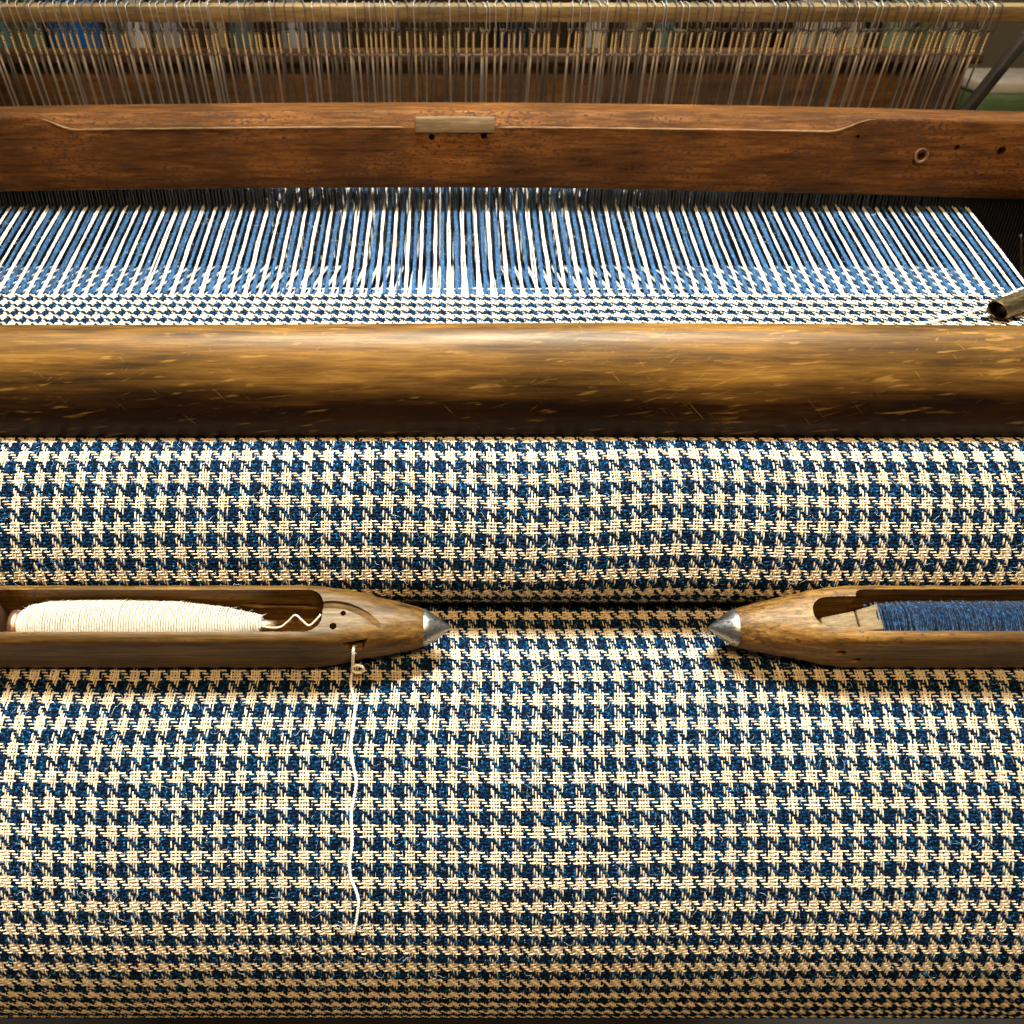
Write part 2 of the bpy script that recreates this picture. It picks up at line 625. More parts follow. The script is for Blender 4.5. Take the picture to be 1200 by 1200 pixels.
refB = PB.arc_of(589, 150, 260)
refR = PR.arc_of(910)
weave(PB, XL, XR, 6.3 - 30, refB, 0.4, PB.L - 1, cloth)
weave(PR, -300, 330, 8.4 - 10, refR, 18, PR.L - 2, cloth)
under_sheet(PB, XL, XR, 0.75, 0.5, PB.L, "cloth_ground", cloth)
under_sheet(PR, -300, 330, 0.85, 0, PR.L, "cloth_ground", cloth)
fuzz(PB, -300, 330, 190, PB.L - 40, 1400, "fibre_fuzz", cloth)
fuzz(PR, -290, 320, 60, PR.L - 30, 2600, "fibre_fuzz", cloth)
# a loose pick lying in the shed just before the fell
b = MB()
xs = np.linspace(-120, 190, 60)
b.tube([(x, 602 + 0.6 * math.sin(x * 0.05), -217.5 + 0.3 * math.sin(x * 0.21)) for x in xs], 0.5, 6)
b.build("weft_pick", M_creamw, cloth)
keep([o for o in cloth.children], cloth)

# ------------------------------------------------------------------ warp
warp = thing("warp", "cream and blue warp yarns stretched in pairs from the reed to the cloth edge", "warp yarn", (0, 588, -216))
nE = int((XR - XL) / EX)
phase = 6.3 - 30


def thread_mesh(upper, seed, blue):
    rg = np.random.default_rng(seed)
    if upper:
        key = [(0, -2, 0.2), (0, 131, 22), (0, 190, 31), (0, 465, 10)]
    else:
        key = [(0, -2, -0.3), (0, 131, -25), (0, 190, -36), (0, 465, 2)]
    key = np.array(key, float)
    yy = np.concatenate([np.linspace(-2, 150, 56), np.linspace(156, 465, 14)])
    zz = np.interp(yy, key[:, 1], key[:, 2])
    xx = np.interp(np.arange(len(yy)), np.linspace(0, len(yy), 9), rg.normal(0, 0.24, 9))
    rad = (0.78 if blue else 0.55) * (1 + rg.normal(0, 0.10, len(yy)) + np.interp(np.arange(len(yy)), np.linspace(0, len(yy), 12), rg.normal(0, 0.12, 12)))
    b = MB(False)
    b.tube(np.stack([xx, yy, zz], 1), rad, 6)
    return b.mesh("warp_thread")


variants = {(u, c): [thread_mesh(u, 11 * k + 5 * u + 100 * c, c == 0) for k in range(9)] for u in (0, 1) for c in (0, 1)}
for (u, c), ms in variants.items():
    for me in ms:
        me.materials.append(M_creamw if c else M_bluew)
        me.polygons.foreach_set("use_smooth", np.ones(len(me.polygons), dtype=bool))
i0 = math.ceil((XL - phase) / EX)
i1 = math.floor((XR - phase) / EX)
lower = MB()
lower_f = {0: [], 1: []}
xc = 30.0
lowV, lowF, lowM = [], [], []
for i in range(i0, i1 + 1):
    cream = ((i // 4) % 2) == 0
    up = (i % 4) < 2
    x = phase + (i - 1.5) * EX
    me = variants[(1 if up else 0, 1 if cream else 0)][random.randrange(9)]
    slope = (x - xc) * 0.031 / 131.0
    tw = random.gauss(0, 0.12)
    if up and len(warp.children) < 300:
        o = bpy.data.objects.new("warp_thread", me)
        col.objects.link(o)
        o.parent = warp
        o.location = ((x + tw) * MM, 0, random.gauss(0, 0.25) * MM)
        o.rotation_euler = (random.gauss(0, 0.0015), 0, -math.atan(slope) + random.gauss(0, 0.0012))
    else:
        cs = np.empty(len(me.vertices) * 3)
        me.vertices.foreach_get("co", cs)
        cs = cs.reshape(-1, 3)
        cs[:, 0] += (x + tw) * MM + cs[:, 1] * slope
        base = sum(len(a) for a in lowV)
        lowV.append(cs)
        for p in me.polygons:
            lowF.append(tuple(v + base for v in p.vertices))
            lowM.append(0 if cream else 1)
b = MB()
for _ in range(900):
    q = np.array([rng.uniform(XL + 30, XR), 588 + rng.uniform(2, 128), 0.0])
    q[2] = -216 + (q[1] - 588) * 22 / 131 + 0.7
    d, L, pts = rng.uniform(0, 6.28), rng.uniform(1.5, 5), []
    for k in range(6):
        pts.append(q.copy())
        d += rng.normal(0, 0.6)
        q = q + L / 5 * np.array([math.cos(d), math.sin(d), rng.uniform(-0.2, 0.5)])
    b.tube(pts, 0.06, 3, cap=False)
b.build("fibre_fuzz", M_fuzz, warp, kind="stuff").matrix_parent_inverse = Matrix.Translation(-warp.location)
me = bpy.data.meshes.new("lower_warp_threads")
me.from_pydata(np.vstack(lowV).tolist(), [], lowF)
o = link("lower_warp_threads", me, [M_creamw, M_bluew], warp, kind="stuff")
me.polygons.foreach_set("material_index", np.array(lowM, dtype=np.int32))

# ------------------------------------------------------------------ front bar lying across the cloth
b = MB()
half = catmull([(387.5, -215.6), (385.6, -206), (385.6, -197), (387.2, -186.5), (391.2, -176.5), (397.3, -169.3), (404.5, -165.6), (412, -166.4), (424, -172.5), (434, -182), (439, -195), (439, -207), (437, -215.6)], 5)
cy0, cz0 = 411.0, -215.6
rings = []
for x in np.linspace(-520, 560, 110):
    u = (x + 10) / 300.0
    sc_ = 1 - 0.016 * u * u + 0.006 * math.sin(x * 0.013)
    dy = 0.5 * math.sin(x * 0.017 + 1)
    rings.append([(x, cy0 + (p_[0] - cy0) * (1 - 0.004 * u * u) + dy, cz0 + (p_[1] - cz0) * sc_ - 0.5 * max(0, -u) ** 2 * 0.3) for p_ in half])
b.loft(rings)
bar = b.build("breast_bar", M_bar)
tag(bar, "thick polished round topped wooden bar with scratches lying across the cloth", "wooden bar")

# ------------------------------------------------------------------ sley: hand rail, reed, race board
sley = thing("sley", "red brown wooden hand rail with the dark reed of thin wires under it", "loom sley", (0, 720, -260))


def smoothstep(a, b_, x):
    t = min(1, max(0, (x - a) / (b_ - a)))
    return t * t * (3 - 2 * t)


def rail_ring(x):
    c = smoothstep(-312, -282, x) * (1 - smoothstep(276, 308, x))
    bow = -2.6 * (x / 330.0) ** 2 - 2.0 * max(0, x / 400.0)
    low = -2.0 * max(0, (x - 60) / 350.0)
    z = bow
    return [(x, 738, -180 + z), (x, 714, -176.5 + z + low), (x, 706.5, -167 + z + low), (x, 702, -121.5 - 9.0 * c + z), (x, 702 + 5.0 * c + 1, -119.6 - 0.4 * c + z),
            (x, 738, -119 + z)]


b = MB()
b.loft([rail_ring(x) for x in np.linspace(-470, 560, 240)])
rail = b.build("hand_rail", M_rail, sley)


def pale_edge(x0, x1):  # thin strip of paler wood along the chamfer's lower arris
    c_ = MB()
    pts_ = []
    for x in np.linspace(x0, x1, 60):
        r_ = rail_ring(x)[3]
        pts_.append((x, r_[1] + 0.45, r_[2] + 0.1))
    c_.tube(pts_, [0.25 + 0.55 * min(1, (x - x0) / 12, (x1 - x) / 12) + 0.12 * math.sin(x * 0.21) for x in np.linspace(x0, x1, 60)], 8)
    o_ = c_.build("pale_edge", M_edge, sley)
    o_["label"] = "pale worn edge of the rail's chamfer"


pale_edge(-309, -33.5)
pale_edge(30.5, 309)


def cyl_cut(p, axis, r, depth, back=4.0, k=14):
    c = MB()
    a = np.array(axis, float)
    a /= np.linalg.norm(a)
    p = np.array(p, float)
    c.tube([p + a * back, p - a * depth], r, k)
    return c.build("cutter", M_hole, sley)


cuts = []
for px, py, r in ((1080, 183, 2.4), (1122, 173, 2.0), (1174, 177, 3.2), (1005, 160, 1.3), (506, 160.5, 2.2), (567, 159, 2.4), (515, 172, 0.8), (1152, 205, 1.0)):
    p = at_y(px, py, 703.6)
    cuts.append(cyl_cut(p, (0.05, -1, 0.15), r, 9))
finish(rail, 1.0, 3, (), 30)
finish(rail, 0, 3, cuts, 30)
# washer round one of the screw holes
p = at_y(1080, 183, 702.3)
b = MB()
rr = [(math.cos(t), math.sin(t)) for t in np.linspace(0, 2 * math.pi, 28, endpoint=False)]
b.loft([[(p[0] + r * c, y + 0.1 * s * r, p[2] + r * s) for c, s in rr] for r, y in ((3.3, 703.6), (5.6, 703.6), (5.6, 702.6), (4.8, 702.2), (3.3, 702.6), (3.3, 703.6))], cap=False)
b.build("washer", M_ring, sley)
# let-in block
b = MB()
p0, p1 = at_y(487, 158, 701), at_y(580, 137, 701)
b.box(p0[0], p1[0], 700.2, 716, p0[2] + 1.5, p1[2] - 0.5)
blk = b.build("repair_block", M_block, sley)
blk["label"] = "pale weathered block let into the top of the rail"
finish(blk, 0.9, 2)
# reed
b = MB(False)
b.box(-0.3, 0.3, -4.5, 4.5, -62, 48)
wire_me = b.mesh("reed_wire")
wire_me.materials.append(M_reedw)
reed = bpy.data.objects.new("reed", None)
reed["label"] = "row of thin dark steel wires"
col.objects.link(reed)
k, far = 0, []
for x in np.arange(-420, 470, 2.65):
    if k >= 300:
        edge = W((x, 724, -214))
        far.append(edge)
        k += 1
        continue
    o = bpy.data.objects.new("reed_wire", wire_me)
    col.objects.link(o)
    o.parent = reed
    o.location = W((x + random.gauss(0, 0.12), 724, -214))
    o.rotation_euler = (0, random.gauss(0, 0.004), random.gauss(0, 0.06))
    k += 1
reed.parent = sley
b = MB()
for e in far:
    x = e[0] / MM
    b.box(x - 0.3, x + 0.3, 719.5, 728.5, -276, -166)
b.build("end_reed_wires", M_reedw, reed, smooth=False, kind="stuff")
b = MB()
b.box(-520, 560, 640, 735, -320, -276)
finish(b.build("race_board", M_dark, sley), 2.0)
b = MB()
b.box(428, 560, 722, 728.4, -276, -214)
b.build("box_back", M_dark, sley, smooth=False)
b = MB()
pc = [at_y(1196 - 0.05 * i * i * 0.1, 275 + i * 5, 690) for i in range(12)]
b.tube(pc, 1.1, 8)
b.build("hanging_cord", M_dark, sley)
keep([o for o in sley.children], sley)

# ------------------------------------------------------------------ heddle shafts
def heddle_mesh(seed):
    rg = np.random.default_rng(seed)
    b = MB(False)
    lx = rg.normal(0, 0.25)
    loop = [(0.45, -1.2, 58.5), (0.9 + lx, -4.6, 63), (0.6 + lx, -5.4, 68), (0.4 + lx, -5.2, 77.5), (0.2, -3.6, 79.6), (0, 0, 80.2), (0, 3.6, 79.6), (-0.4, 5.2, 77), (-0.6, 5.0, 67), (-0.9, 3.0, 62), (-0.45, 0.6, 58.5)]
    b.tube(catmull(loop, 3), 0.5, 5)
    b.tube([(-1.3, -1.5, 61.5), (0, -2.6, 62.3), (1.3, -1.5, 61.5), (1.3, 0.5, 60.5), (0, 1.2, 60.2), (-1.3, 0.5, 60.5), (-1.3, -1.5, 61.5)], 0.42, 4)
    n0 = len(b.f)
    for ph in (0, math.pi):
        t = np.linspace(0, 1, 26)
        b.tube(np.stack([0.55 * np.cos(t * 19 + ph), 0.55 * np.sin(t * 19 + ph), 59 - 13 * t], 1), 0.5, 5)
    # soldered joint
    b.tube([(0, 0, 46.8), (0, 0, 46), (0, 0, 44.2), (0, 0, 43)], [0.7, 1.1, 1.1, 0.8], 7)
    n1 = len(b.f)
    for sx in (-0.5, 0.5):
        b.tube([(sx * 0.8, 0, 43.5), (sx * 0.8, 0, 20), (sx * 0.7, 0, -30), (sx * 0.7, 0, -130)], 0.42, 5)
    me = b.mesh("heddle")
    me.materials.append(M_wire if seed % 2 else M_wired)
    me.materials.append(M_twist)
    for i_ in range(n0, n1):
        me.polygons[i_].material_index = 1
    return me


hed = [heddle_mesh(s) for s in range(4)]
for me in hed:
    me.polygons.foreach_set("use_smooth", np.ones(len(me.polygons), dtype=bool))


def shaft(y, z, x0, x1, step, label, lead, n):
    t = thing("heddle_shaft", label, "heddle shaft", (0, y, z), (R(13.5), 0, 0), "heddle shafts behind the hand rail")
    b = MB(False)
    b.box(-480, 520, -4.2, 4.2, 67.5, 78.5)
    finish(b.build("top_slat", M_pale, t), 0.8)
    b = MB(False)
    b.box(-480, 520, -4.2, 4.2, -132, -120)
    finish(b.build("bottom_slat", M_pale, t), 0.8)
    x = x0
    while x < x1:
        o = bpy.data.objects.new("heddle", hed[random.randrange(4)])
        col.objects.link(o)
        o.parent = t
        o.location = (x * MM, random.gauss(0, 0.4) * MM, random.gauss(0, 0.5) * MM)
        o.rotation_euler = (random.gauss(0, 0.006), random.gauss(0, 0.008), random.gauss(0, 0.15))
        x += random.choice((0.62, 0.8, 0.95, 1.1, 1.25, 1.3)) * step
        if x > 385:
            x -= step * 0.35
    return t


shaft(780, -132, -372, 408, 5.4, "front row of twisted wire heddles hooked over a pale wooden slat", 0, 150)
shaft(812, -135, -374, 412, 7.2, "rear row of shaded wire heddles seen between the front wires", 0, 130)

# ------------------------------------------------------------------ back of the loom and the room behind
t = thing("back_beam", "orange brown wooden beam with a dark top lip behind the wire heddles", "wooden beam", (0, 1060, -180))
b = MB()
b.box(-640, 545, 1048.5, 1080, -176, -120)
p1 = finish(b.build("beam", M_back, t), 1.5)
b = MB()
b.box(-640, 548, 1026, 1048, -129, -119.5)
p2 = finish(b.build("lip", M_lip, t), 2.0, 3)
keep([p1, p2], t)

b = MB()
a0, a1 = at_y(1204, 40, 840), at_y(1122, 142, 840)
a0b, a1b = a0 + np.array((0, 12.0, 0)), a1 + np.array((0, 12.0, 0))
dv = np.array((11.0, 0, 5.0))
b.loft([[a1, a1 + dv, a1b + dv, a1b], [a0, a0 + dv, a0b + dv, a0b]])
post = finish(b.build("loom_brace", M_dark), 1.0)
tag(post, "dark leaning wooden brace right of the heddles", "brace")

shelf = thing("storage_shelf", "dark wooden shelf with yarn cones behind the loom", "shelf", (0, 1420, -300))
b = MB()
b.box(-820, 690, 1330, 1600, -196, -180)
s1 = b.build("shelf_board", M_dark, shelf, smooth=False)
b = MB()
b.box(-820, 690, 1600, 1618, -1100, 330)
s2 = b.build("back_panel", M_dark, shelf, smooth=False)
b = MB()
b.box(-820, 690, 1330, 1600, 40, 56)
s3 = b.build("shelf_board", M_dark, shelf, smooth=False)
keep([s1, s2, s3], shelf)


def cone_mat(name, c):
    m = Mat(name)
    n_ = m.noise(m.coords((1, 1, 14)), 60.0, 4, 0.7)
    return m.done(m.ramp(n_, [(0.3, tuple(k_ * 0.6 for k_ in c)), (0.65, c)]), 0.9, m.bump(n_, 0.5, 1.0), spec=0.1)


def yarn_cone(px, wpx, colour, label, y=1400):
    p = at_y(px, 60, y)
    D = p[1] * CT - p[2] * ST
    r = wpx * D / F / 2
    t = thing("yarn_cone", label, "yarn cone", (p[0], y, -180))
    m = cone_mat("cone_wool", tuple(0.95 * k_ for k_ in colour))
    b = MB(False)
    H = 125
    prof = [(0.93, 4), (1.0, 10), (0.97, 40), (0.90, 80), (0.82, 110), (0.70, 118), (0.3, 121)]
    rings = [[(r * f * math.cos(a), r * f * math.sin(a), z) for a in np.linspace(0, 2 * math.pi, 24, endpoint=False)] for f, z in prof]
    b.loft(rings)
    b.build("wound_yarn", m, t)
    b = MB(False)
    b.tube([(0, 0, 0), (0, 0, 3.8)], r * 0.8, 18)
    b.tube([(0, 0, 121.2), (0, 0, 136)], r * 0.26, 14)
    b.build("card_core", M_block, t)


for px, w, c, lb in (
        (8, 24, (0.10, 0.24, 0.24), "teal yarn cone leftmost on the back shelf"),
        (28, 18, (0.14, 0.14, 0.07), "slim olive yarn cone between two teal ones at far left"),
        (47, 18, (0.14, 0.30, 0.28), "slim teal yarn cone just left of the bright blue one"),
        (95, 66, (0.01, 0.12, 0.42), "wide bright blue yarn cone on the back shelf at left"),
        (141, 20, (0.10, 0.15, 0.22), "slim slate yarn cone just right of the bright blue one"),
        (166, 28, (0.60, 0.60, 0.66), "bright white yarn cone right of the slate one"),
        (200, 34, (0.30, 0.31, 0.35), "pale grey yarn cone beside the bright white one at left"),
        (231, 22, (0.09, 0.05, 0.03), "brown yarn cone between grey and beige ones"),
        (259, 20, (0.38, 0.30, 0.19), "slim beige yarn cone right of the brown one"),
        (287, 30, (0.10, 0.18, 0.19), "dull teal yarn cone right of the slim beige one"),
        (346, 32, (0.36, 0.38, 0.44), "bluish white yarn cone standing apart left of the dark gap"),
        (385, 36, (0.16, 0.18, 0.22), "dark grey yarn cone at the left end of the dark gap"),
        (600, 40, (0.012, 0.025, 0.06), "dark navy yarn cone in the dark middle of the shelf"),
        (697, 28, (0.60, 0.58, 0.56), "white yarn cone right of the navy one"),
        (740, 24, (0.30, 0.24, 0.16), "tan yarn cone between a white and a teal one"),
        (776, 22, (0.12, 0.26, 0.27), "slim teal yarn cone right of the tan one"),
        (870, 40, (0.07, 0.03, 0.015), "dark rust yarn cone left of the pale cream trio"),
        (938, 30, (0.58, 0.53, 0.45), "cream yarn cone, left one of the pale trio"),
        (968, 28, (0.52, 0.50, 0.46), "off white yarn cone in the middle of the pale trio"),
        (995, 24, (0.56, 0.50, 0.38), "cream yarn cone, right one of the pale trio"),
        (1017, 20, (0.01, 0.035, 0.03), "very dark green yarn cone right of the pale trio"),
        (1047, 36, (0.26, 0.36, 0.24), "pale green yarn cone right of the dark green one"),
        (1082, 30, (0.16, 0.19, 0.08), "olive green yarn cone between two pale ones at right"),
        (1112, 24, (0.36, 0.46, 0.34), "minty pale yarn cone rightmost on the back shelf")):
    yarn_cone(px, w, c, lb)


def folded(px, py, w, y, h, colour, label, d=120):
    p = at_y(px, py, y)
    b = MB()
    b.box(p[0], p[0] + w, y, y + d, p[2] - h, p[2])
    o = finish(b.build("folded_cloth", cone_mat("folded_wool", colour)), h * 0.3, 4)
    tag(o, label, "folded cloth")


chest = thing("chest", "low dark chest carrying folded cloth at the far right", "chest", (700, 1250, -600))
b = MB()
p = at_y(1148, 136, 1240)
b.box(p[0], p[0] + 460, 1230, 1400, p[2] - 900, p[2])
c1 = finish(b.build("chest_body", M_dark, chest), 3)
keep([c1], chest)
folded(1150, 109, 250, 1240, p_h if False else 33.5, (0.12, 0.17, 0.07), "dark green folded cloth on the chest right of the heddles")
folded(1152, 95, 244, 1243, 16.3, (0.62, 0.54, 0.44), "cream folded cloth on top of the green folded one")

# ------------------------------------------------------------------ shuttles
SC = np.array([0, 327.8, -289.5])
TILT = R(20.0)
SW, SH = 16.0, 17.0      # half width, half height
e2 = np.array([0, math.cos(TILT), math.sin(TILT)])
e3 = np.array([0, -math.sin(TILT), math.cos(TILT)])


def se_ring(x, hw, hh, n, oy=0.0, oz=0.0, k=40):
    out = []
    for a in np.linspace(0, 2 * math.pi, k, endpoint=False):
        c, s = math.cos(a), math.sin(a)
        nn = n if s > 0 else max(2.0, n * 0.62)
        out.append((x, oy + hw * math.copysign(abs(c) ** (2 / nn), c), oz + hh * math.copysign(abs(s) ** (2 / nn), s)))
    return out


def body_dims(d):
    """d = distance from the steel tip's base; half width, half height, squareness, vertical offset"""
    t = min(1.0, d / 56.0)
    f = math.sin(t * math.pi / 2) ** 0.78
    return 9.0 + (SW - 9.0) * f, 9.2 + (SH - 9.2) * f, 2.05 + 5.5 * t * t, 0.0


def make_shuttle(name, label, tip_x, sgn, length, grp):
    """tip_x: x of the visible point; sgn +1 when the point faces right. Local x runs from the point into the body."""
    t = thing(name, label, "shuttle", (0, SC[1], SC[2]), (TILT, 0, 0), grp)
    CONE = 13.0
    b = MB(False)
    ds = np.concatenate([np.linspace(0, 70, 22), np.linspace(78, length - 2 * CONE - 78, 30), np.linspace(length - 2 * CONE - 70, length - 2 * CONE, 22)])
    L = length - 2 * CONE
    rings = []
    for d in ds:
        hw, hh, n, oz = body_dims(min(d, L - d))
        wob = min(1, d / 12, (L - d) / 12)
        rings.append(se_ring(tip_x - sgn * (CONE + d), hw + wob * rng.normal(0, 0.10), hh + wob * rng.normal(0, 0.10), n, wob * rng.normal(0, 0.08), oz))
    b.loft(rings)
    body = b.build("body", M_shut, t)
    for end in (0, 1):
        b = MB(False)
        xb = tip_x - sgn * CONE if end == 0 else tip_x - sgn * (length - CONE)
        dirn = sgn if end == 0 else -sgn
        prof = [(-1.0, 8.6), (0.0, 9.15), (0.3, 9.2), (3.5, 7.5), (7.0, 5.2), (10.0, 2.9), (12.0, 1.3), (13.0, 0.25)]
        rr = [(math.cos(a), math.sin(a)) for a in np.linspace(0, 2 * math.pi, 36, endpoint=False)]
        b.loft([[(xb + dirn * u, r * c, r * s) for c, s in rr] for u, r in prof])
        o = b.build("steel_tip", M_steel, t)
        finish(o, 0, 0, (), 40)
    return t, body


def slot_cutter(x0, x1, y0, y1, z0, z1, rad, parent, seg=8):
    """prism with rounded plan corners"""
    pts = []
    for cx_, cy_, a0 in ((x1 - rad, y1 - rad, 0), (x0 + rad, y1 - rad, 90), (x0 + rad, y0 + rad, 180), (x1 - rad, y0 + rad, 270)):
        for a in np.linspace(R(a0), R(a0 + 90), seg):
            pts.append((cx_ + rad * math.cos(a), cy_ + rad * math.sin(a)))
    c = MB(False)
    c.loft([[(x, y, z0) for x, y in pts], [(x, y, z1) for x, y in pts]])
    return c.build("cutter", M_hole, parent)


def tube_cutter(pts, r, parent, k=10):
    c = MB(False)
    c.tube(pts, r, k)
    return c.build("cutter", M_hole, parent)


def loc_on_top(px, py, zt=SH):
    """local x, y where a picture ray meets the shuttle's top plane"""
    r = ray(px, py)
    P0 = SC + e3 * zt
    tt = (P0 @ e3) / (r @ e3)
    p = r * tt - P0
    return p[0], p @ e2


def loc_on_front(px, py, yf=-SW):
    r = ray(px, py)
    P0 = SC + e2 * yf
    tt = (P0 @ e2) / (r @ e2)
    p = r * tt - P0
    return p[0], p @ e3


grp = "shuttles resting on the cloth roll"
LT = -2.9
lsh, lbody = make_shuttle("shuttle", "wooden boat shuttle holding cream yarn, its steel point facing right", LT, 1, 318, grp)
xa = loc_on_top(378, 715)[0]
cuts = [slot_cutter(-238, xa, -11.2, 11.6, -12, 40, 8.0, lsh)]
# hollow carved under the far rim
cuts.append(tube_cutter([(xa - 44, 9, 3.0), (xa - 30, 12.4, 1.5), (xa - 14, 12.6, 1.0), (xa - 5, 9, 0.5)], 2.6, lsh))
for px, py, r in ((402, 718, 1.35), (390, 733, 1.7)):
    x_, y_ = loc_on_top(px, py)
    cuts.append(tube_cutter([(x_, y_, 30), (x_, y_, 6)], r, lsh, 16))
gp = [loc_on_top(*q) for q in ((378, 709), (395, 708), (415, 712), (433, 721), (446, 732), (453, 742), (457, 752))]
zs = [17.0, 16.4, 16.0, 15.6, 14.9, 13.6, 10.0]
gpts = catmull([(g[0], g[1], z) for g, z in zip(gp, zs)], 5)
cuts.append(tube_cutter(gpts, 2.1, lsh, 8))
nx, nz = loc_on_front(415, 761)
c = MB(False)
c.loft([[(nx - 8, -30, nz + 4), (nx + 9, -30, nz + 4), (nx + 5, -30, nz - 7), (nx - 3, -30, nz - 7)],
        [(nx - 5, -9, nz + 3), (nx + 6, -9, nz + 3), (nx + 3, -9, nz - 3), (nx - 1, -9, nz - 3)]])
cuts.append(c.build("cutter", M_hole, lsh))
finish(lbody, 0, 0, cuts, 32)
b = MB(False)
b.box(-236, -222, -9, 9, -9, 12)
finish(b.build("spindle_block", M_copper, lsh), 2.0)

RT = 123.2
rsh, rbody = make_shuttle("shuttle", "wooden boat shuttle holding blue yarn, its steel point facing left", RT, -1, 330, grp)
xs0 = loc_on_top(953, 712)[0]
xs1 = loc_on_top(1012, 712)[0]
cuts = [slot_cutter(xs1 - 2, RT + 245, -10.8, 11.8, -12, 40, 4.0, rsh),
        slot_cutter(xs0, xs1 + 6, -8.6, 8.0, -9, 40, 8.0, rsh)]
for px, py, r in ((978, 749, 1.2), (985, 766, 2.6), (1003, 774, 2.6)):
    x_, z_ = loc_on_front(px, py)
    cuts.append(tube_cutter([(x_, -30, z_), (x_, -8, z_)], r, rsh, 16))
finish(rbody, 0, 0, cuts, 32)
b = MB(False)
b.loft([[(xs0 + 6, -6.6, -8), (xs0 + 6, 1.0, -8), (xs0 + 6, 1.0, 8.8), (xs0 + 6, -6.6, 8.4)],
        [(xs1 - 2, -7.6, -8), (xs1 - 2, 3.2, -8), (xs1 - 2, 3.2, 11.5), (xs1 - 2, -7.6, 11.0)]])
b.loft([[(xs1 - 1.4, -7.6, -8), (xs1 - 1.4, 3.4, -8), (xs1 - 1.4, 3.4, 11.6), (xs1 - 1.4, -7.6, 11.2)],
        [(xs1 + 8, -7.8, -8), (xs1 + 9, 6.0, -8), (xs1 + 9, 6.0, 13.6), (xs1 + 9, -7.8, 13.0)]])
finish(b.build("spindle_block", M_wedge, rsh), 0.8)


def coil(b, x0, x1, prof, pitch, r, cy, cz, k=5, n=22, jit=0.12, lay=0.0, fill=1.0):
    turns = abs(x1 - x0) / pitch
    N = int(turns * n)
    u = np.linspace(0, 1, N)
    a = u * turns * 2 * math.pi
    wob = np.interp(u, np.linspace(0, 1, int(turns * 1.5) + 2), rng.normal(0, jit, int(turns * 1.5) + 2))
    rad = np.interp(u, [p_[0] for p_ in prof], [p_[1] for p_ in prof]) + wob
    xs_ = x0 + (x1 - x0) * u + lay * np.sin(a)
    P = np.stack([xs_, cy + rad * np.cos(a), cz + rad * np.sin(a)], 1)
    b.tube(P, r * (1 + rng.normal(0, 0.12, N)), k, cap=True, up=(1, 0, 0))


def bobbin(label, xb, xt, prof, mat, pitch, yr, lay, fz, fmat):
    """xb base end, xt thin end (local to the shuttle frame)"""
    t = thing("bobbin", label, "bobbin", (0, SC[1], SC[2]), (TILT, 0, 0), "bobbins lying in the shuttles")
    cy, cz = 0.2, 2.2
    b = MB(False)
    s = 1 if xt > xb else -1
    b.tube([(xb - s * 4, cy, cz), (xb - s * 0.5, cy, cz), (xb, cy, cz), (xt, cy, cz), (xt + s * 7, cy, cz)], [7.5, 7.5, 5.0, 3.0, 2.2], 18)
    b.build("core", M_copper if s > 0 else M_block, t)
    b = MB(False)
    # solid body of inner windings
    us = np.linspace(0, 1, 60)
    rad = np.interp(us, [p_[0] for p_ in prof], [p_[1] for p_ in prof]) - yr * 0.95
    b.tube(np.stack([xb + (xt - xb) * us, np.full(60, cy), np.full(60, cz)], 1), rad, 32)
    coil(b, xb, xt, prof, pitch, yr, cy, cz, lay=lay)
    if lay:
        for kk in range(3):
            coil(b, xt, xb, [(1 - q[0], q[1] + 0.15 + 0.15 * kk) for q in prof[::-1]], pitch * (1.9 + 1.1 * kk), yr * 0.85, cy, cz, jit=0.3, lay=(-1) ** kk * -lay * (1 + 0.4 * kk))
    b.build("wound_yarn", mat, t)
    b = MB(False)
    for _ in range(fz):
        u = rng.uniform(0, 1)
        rr_ = np.interp(u, [p_[0] for p_ in prof], [p_[1] for p_ in prof])
        a = rng.uniform(R(-20), R(200))
        x_ = xb + (xt - xb) * u
        L = rng.uniform(1.5, 5)
        d = rng.uniform(0, 6.28)
        pts = []
        rad_ = rr_ + 0.2
        for q in range(6):
            pts.append((x_, cy + rad_ * math.cos(a), cz + rad_ * math.sin(a)))
            d += rng.normal(0, 0.6)
            x_ += L / 5 * math.cos(d)
            a += L / 5 * math.sin(d) / rr_
            rad_ += rng.uniform(-0.1, 0.55) * L / 5
        b.tube(pts, 0.06, 3, cap=False)
    b.build("fibre_fuzz", fmat, t, kind="stuff")
    return t


bobbin("cream yarn bobbin tapering to the right in the left shuttle", loc_on_top(13, 720)[0] - 1, loc_on_top(300, 720)[0],
       [(0, 6.5), (0.04, 9.6), (0.12, 11.6), (0.35, 12.2), (0.66, 11.4), (0.86, 8.2), (1.0, 4.6)], M_bobc, 1.25, 0.56, 0.0, 260, M_fuzz)
bobbin("dark blue fuzzy yarn bobbin in the right shuttle", loc_on_top(1037, 720)[0], loc_on_top(1037, 720)[0] + 150,
       [(0, 9.6), (0.02, 10.3), (0.12, 11.0), (0.6, 11.3), (0.9, 9), (1.0, 5)], M_bobb, 1.3, 0.62, 3.5, 2200, M_bobb)

# yarn from the cream bobbin's tip into the shuttle eye
zz = [5, 4, 5, 8, 11, 10, 9, 10, 11]
tl = [loc_on_top(q[0], q[1], z) for z, q in zip(zz, ((296, 730), (312, 735), (328, 735), (338, 728), (346, 721), (354, 727), (362, 733), (370, 727), (376, 720)))]
b = MB(False)
b.tube(catmull([(q[0], q[1], z) for q, z in zip(tl, zz)], 6), 0.55, 7)
o = b.build("yarn_end", M_bobc)
o.location = W(SC)
o.rotation_euler = (TILT, 0, 0)
tag(o, "short kinked cream yarn leading from the bobbin to the shuttle eye", "yarn")


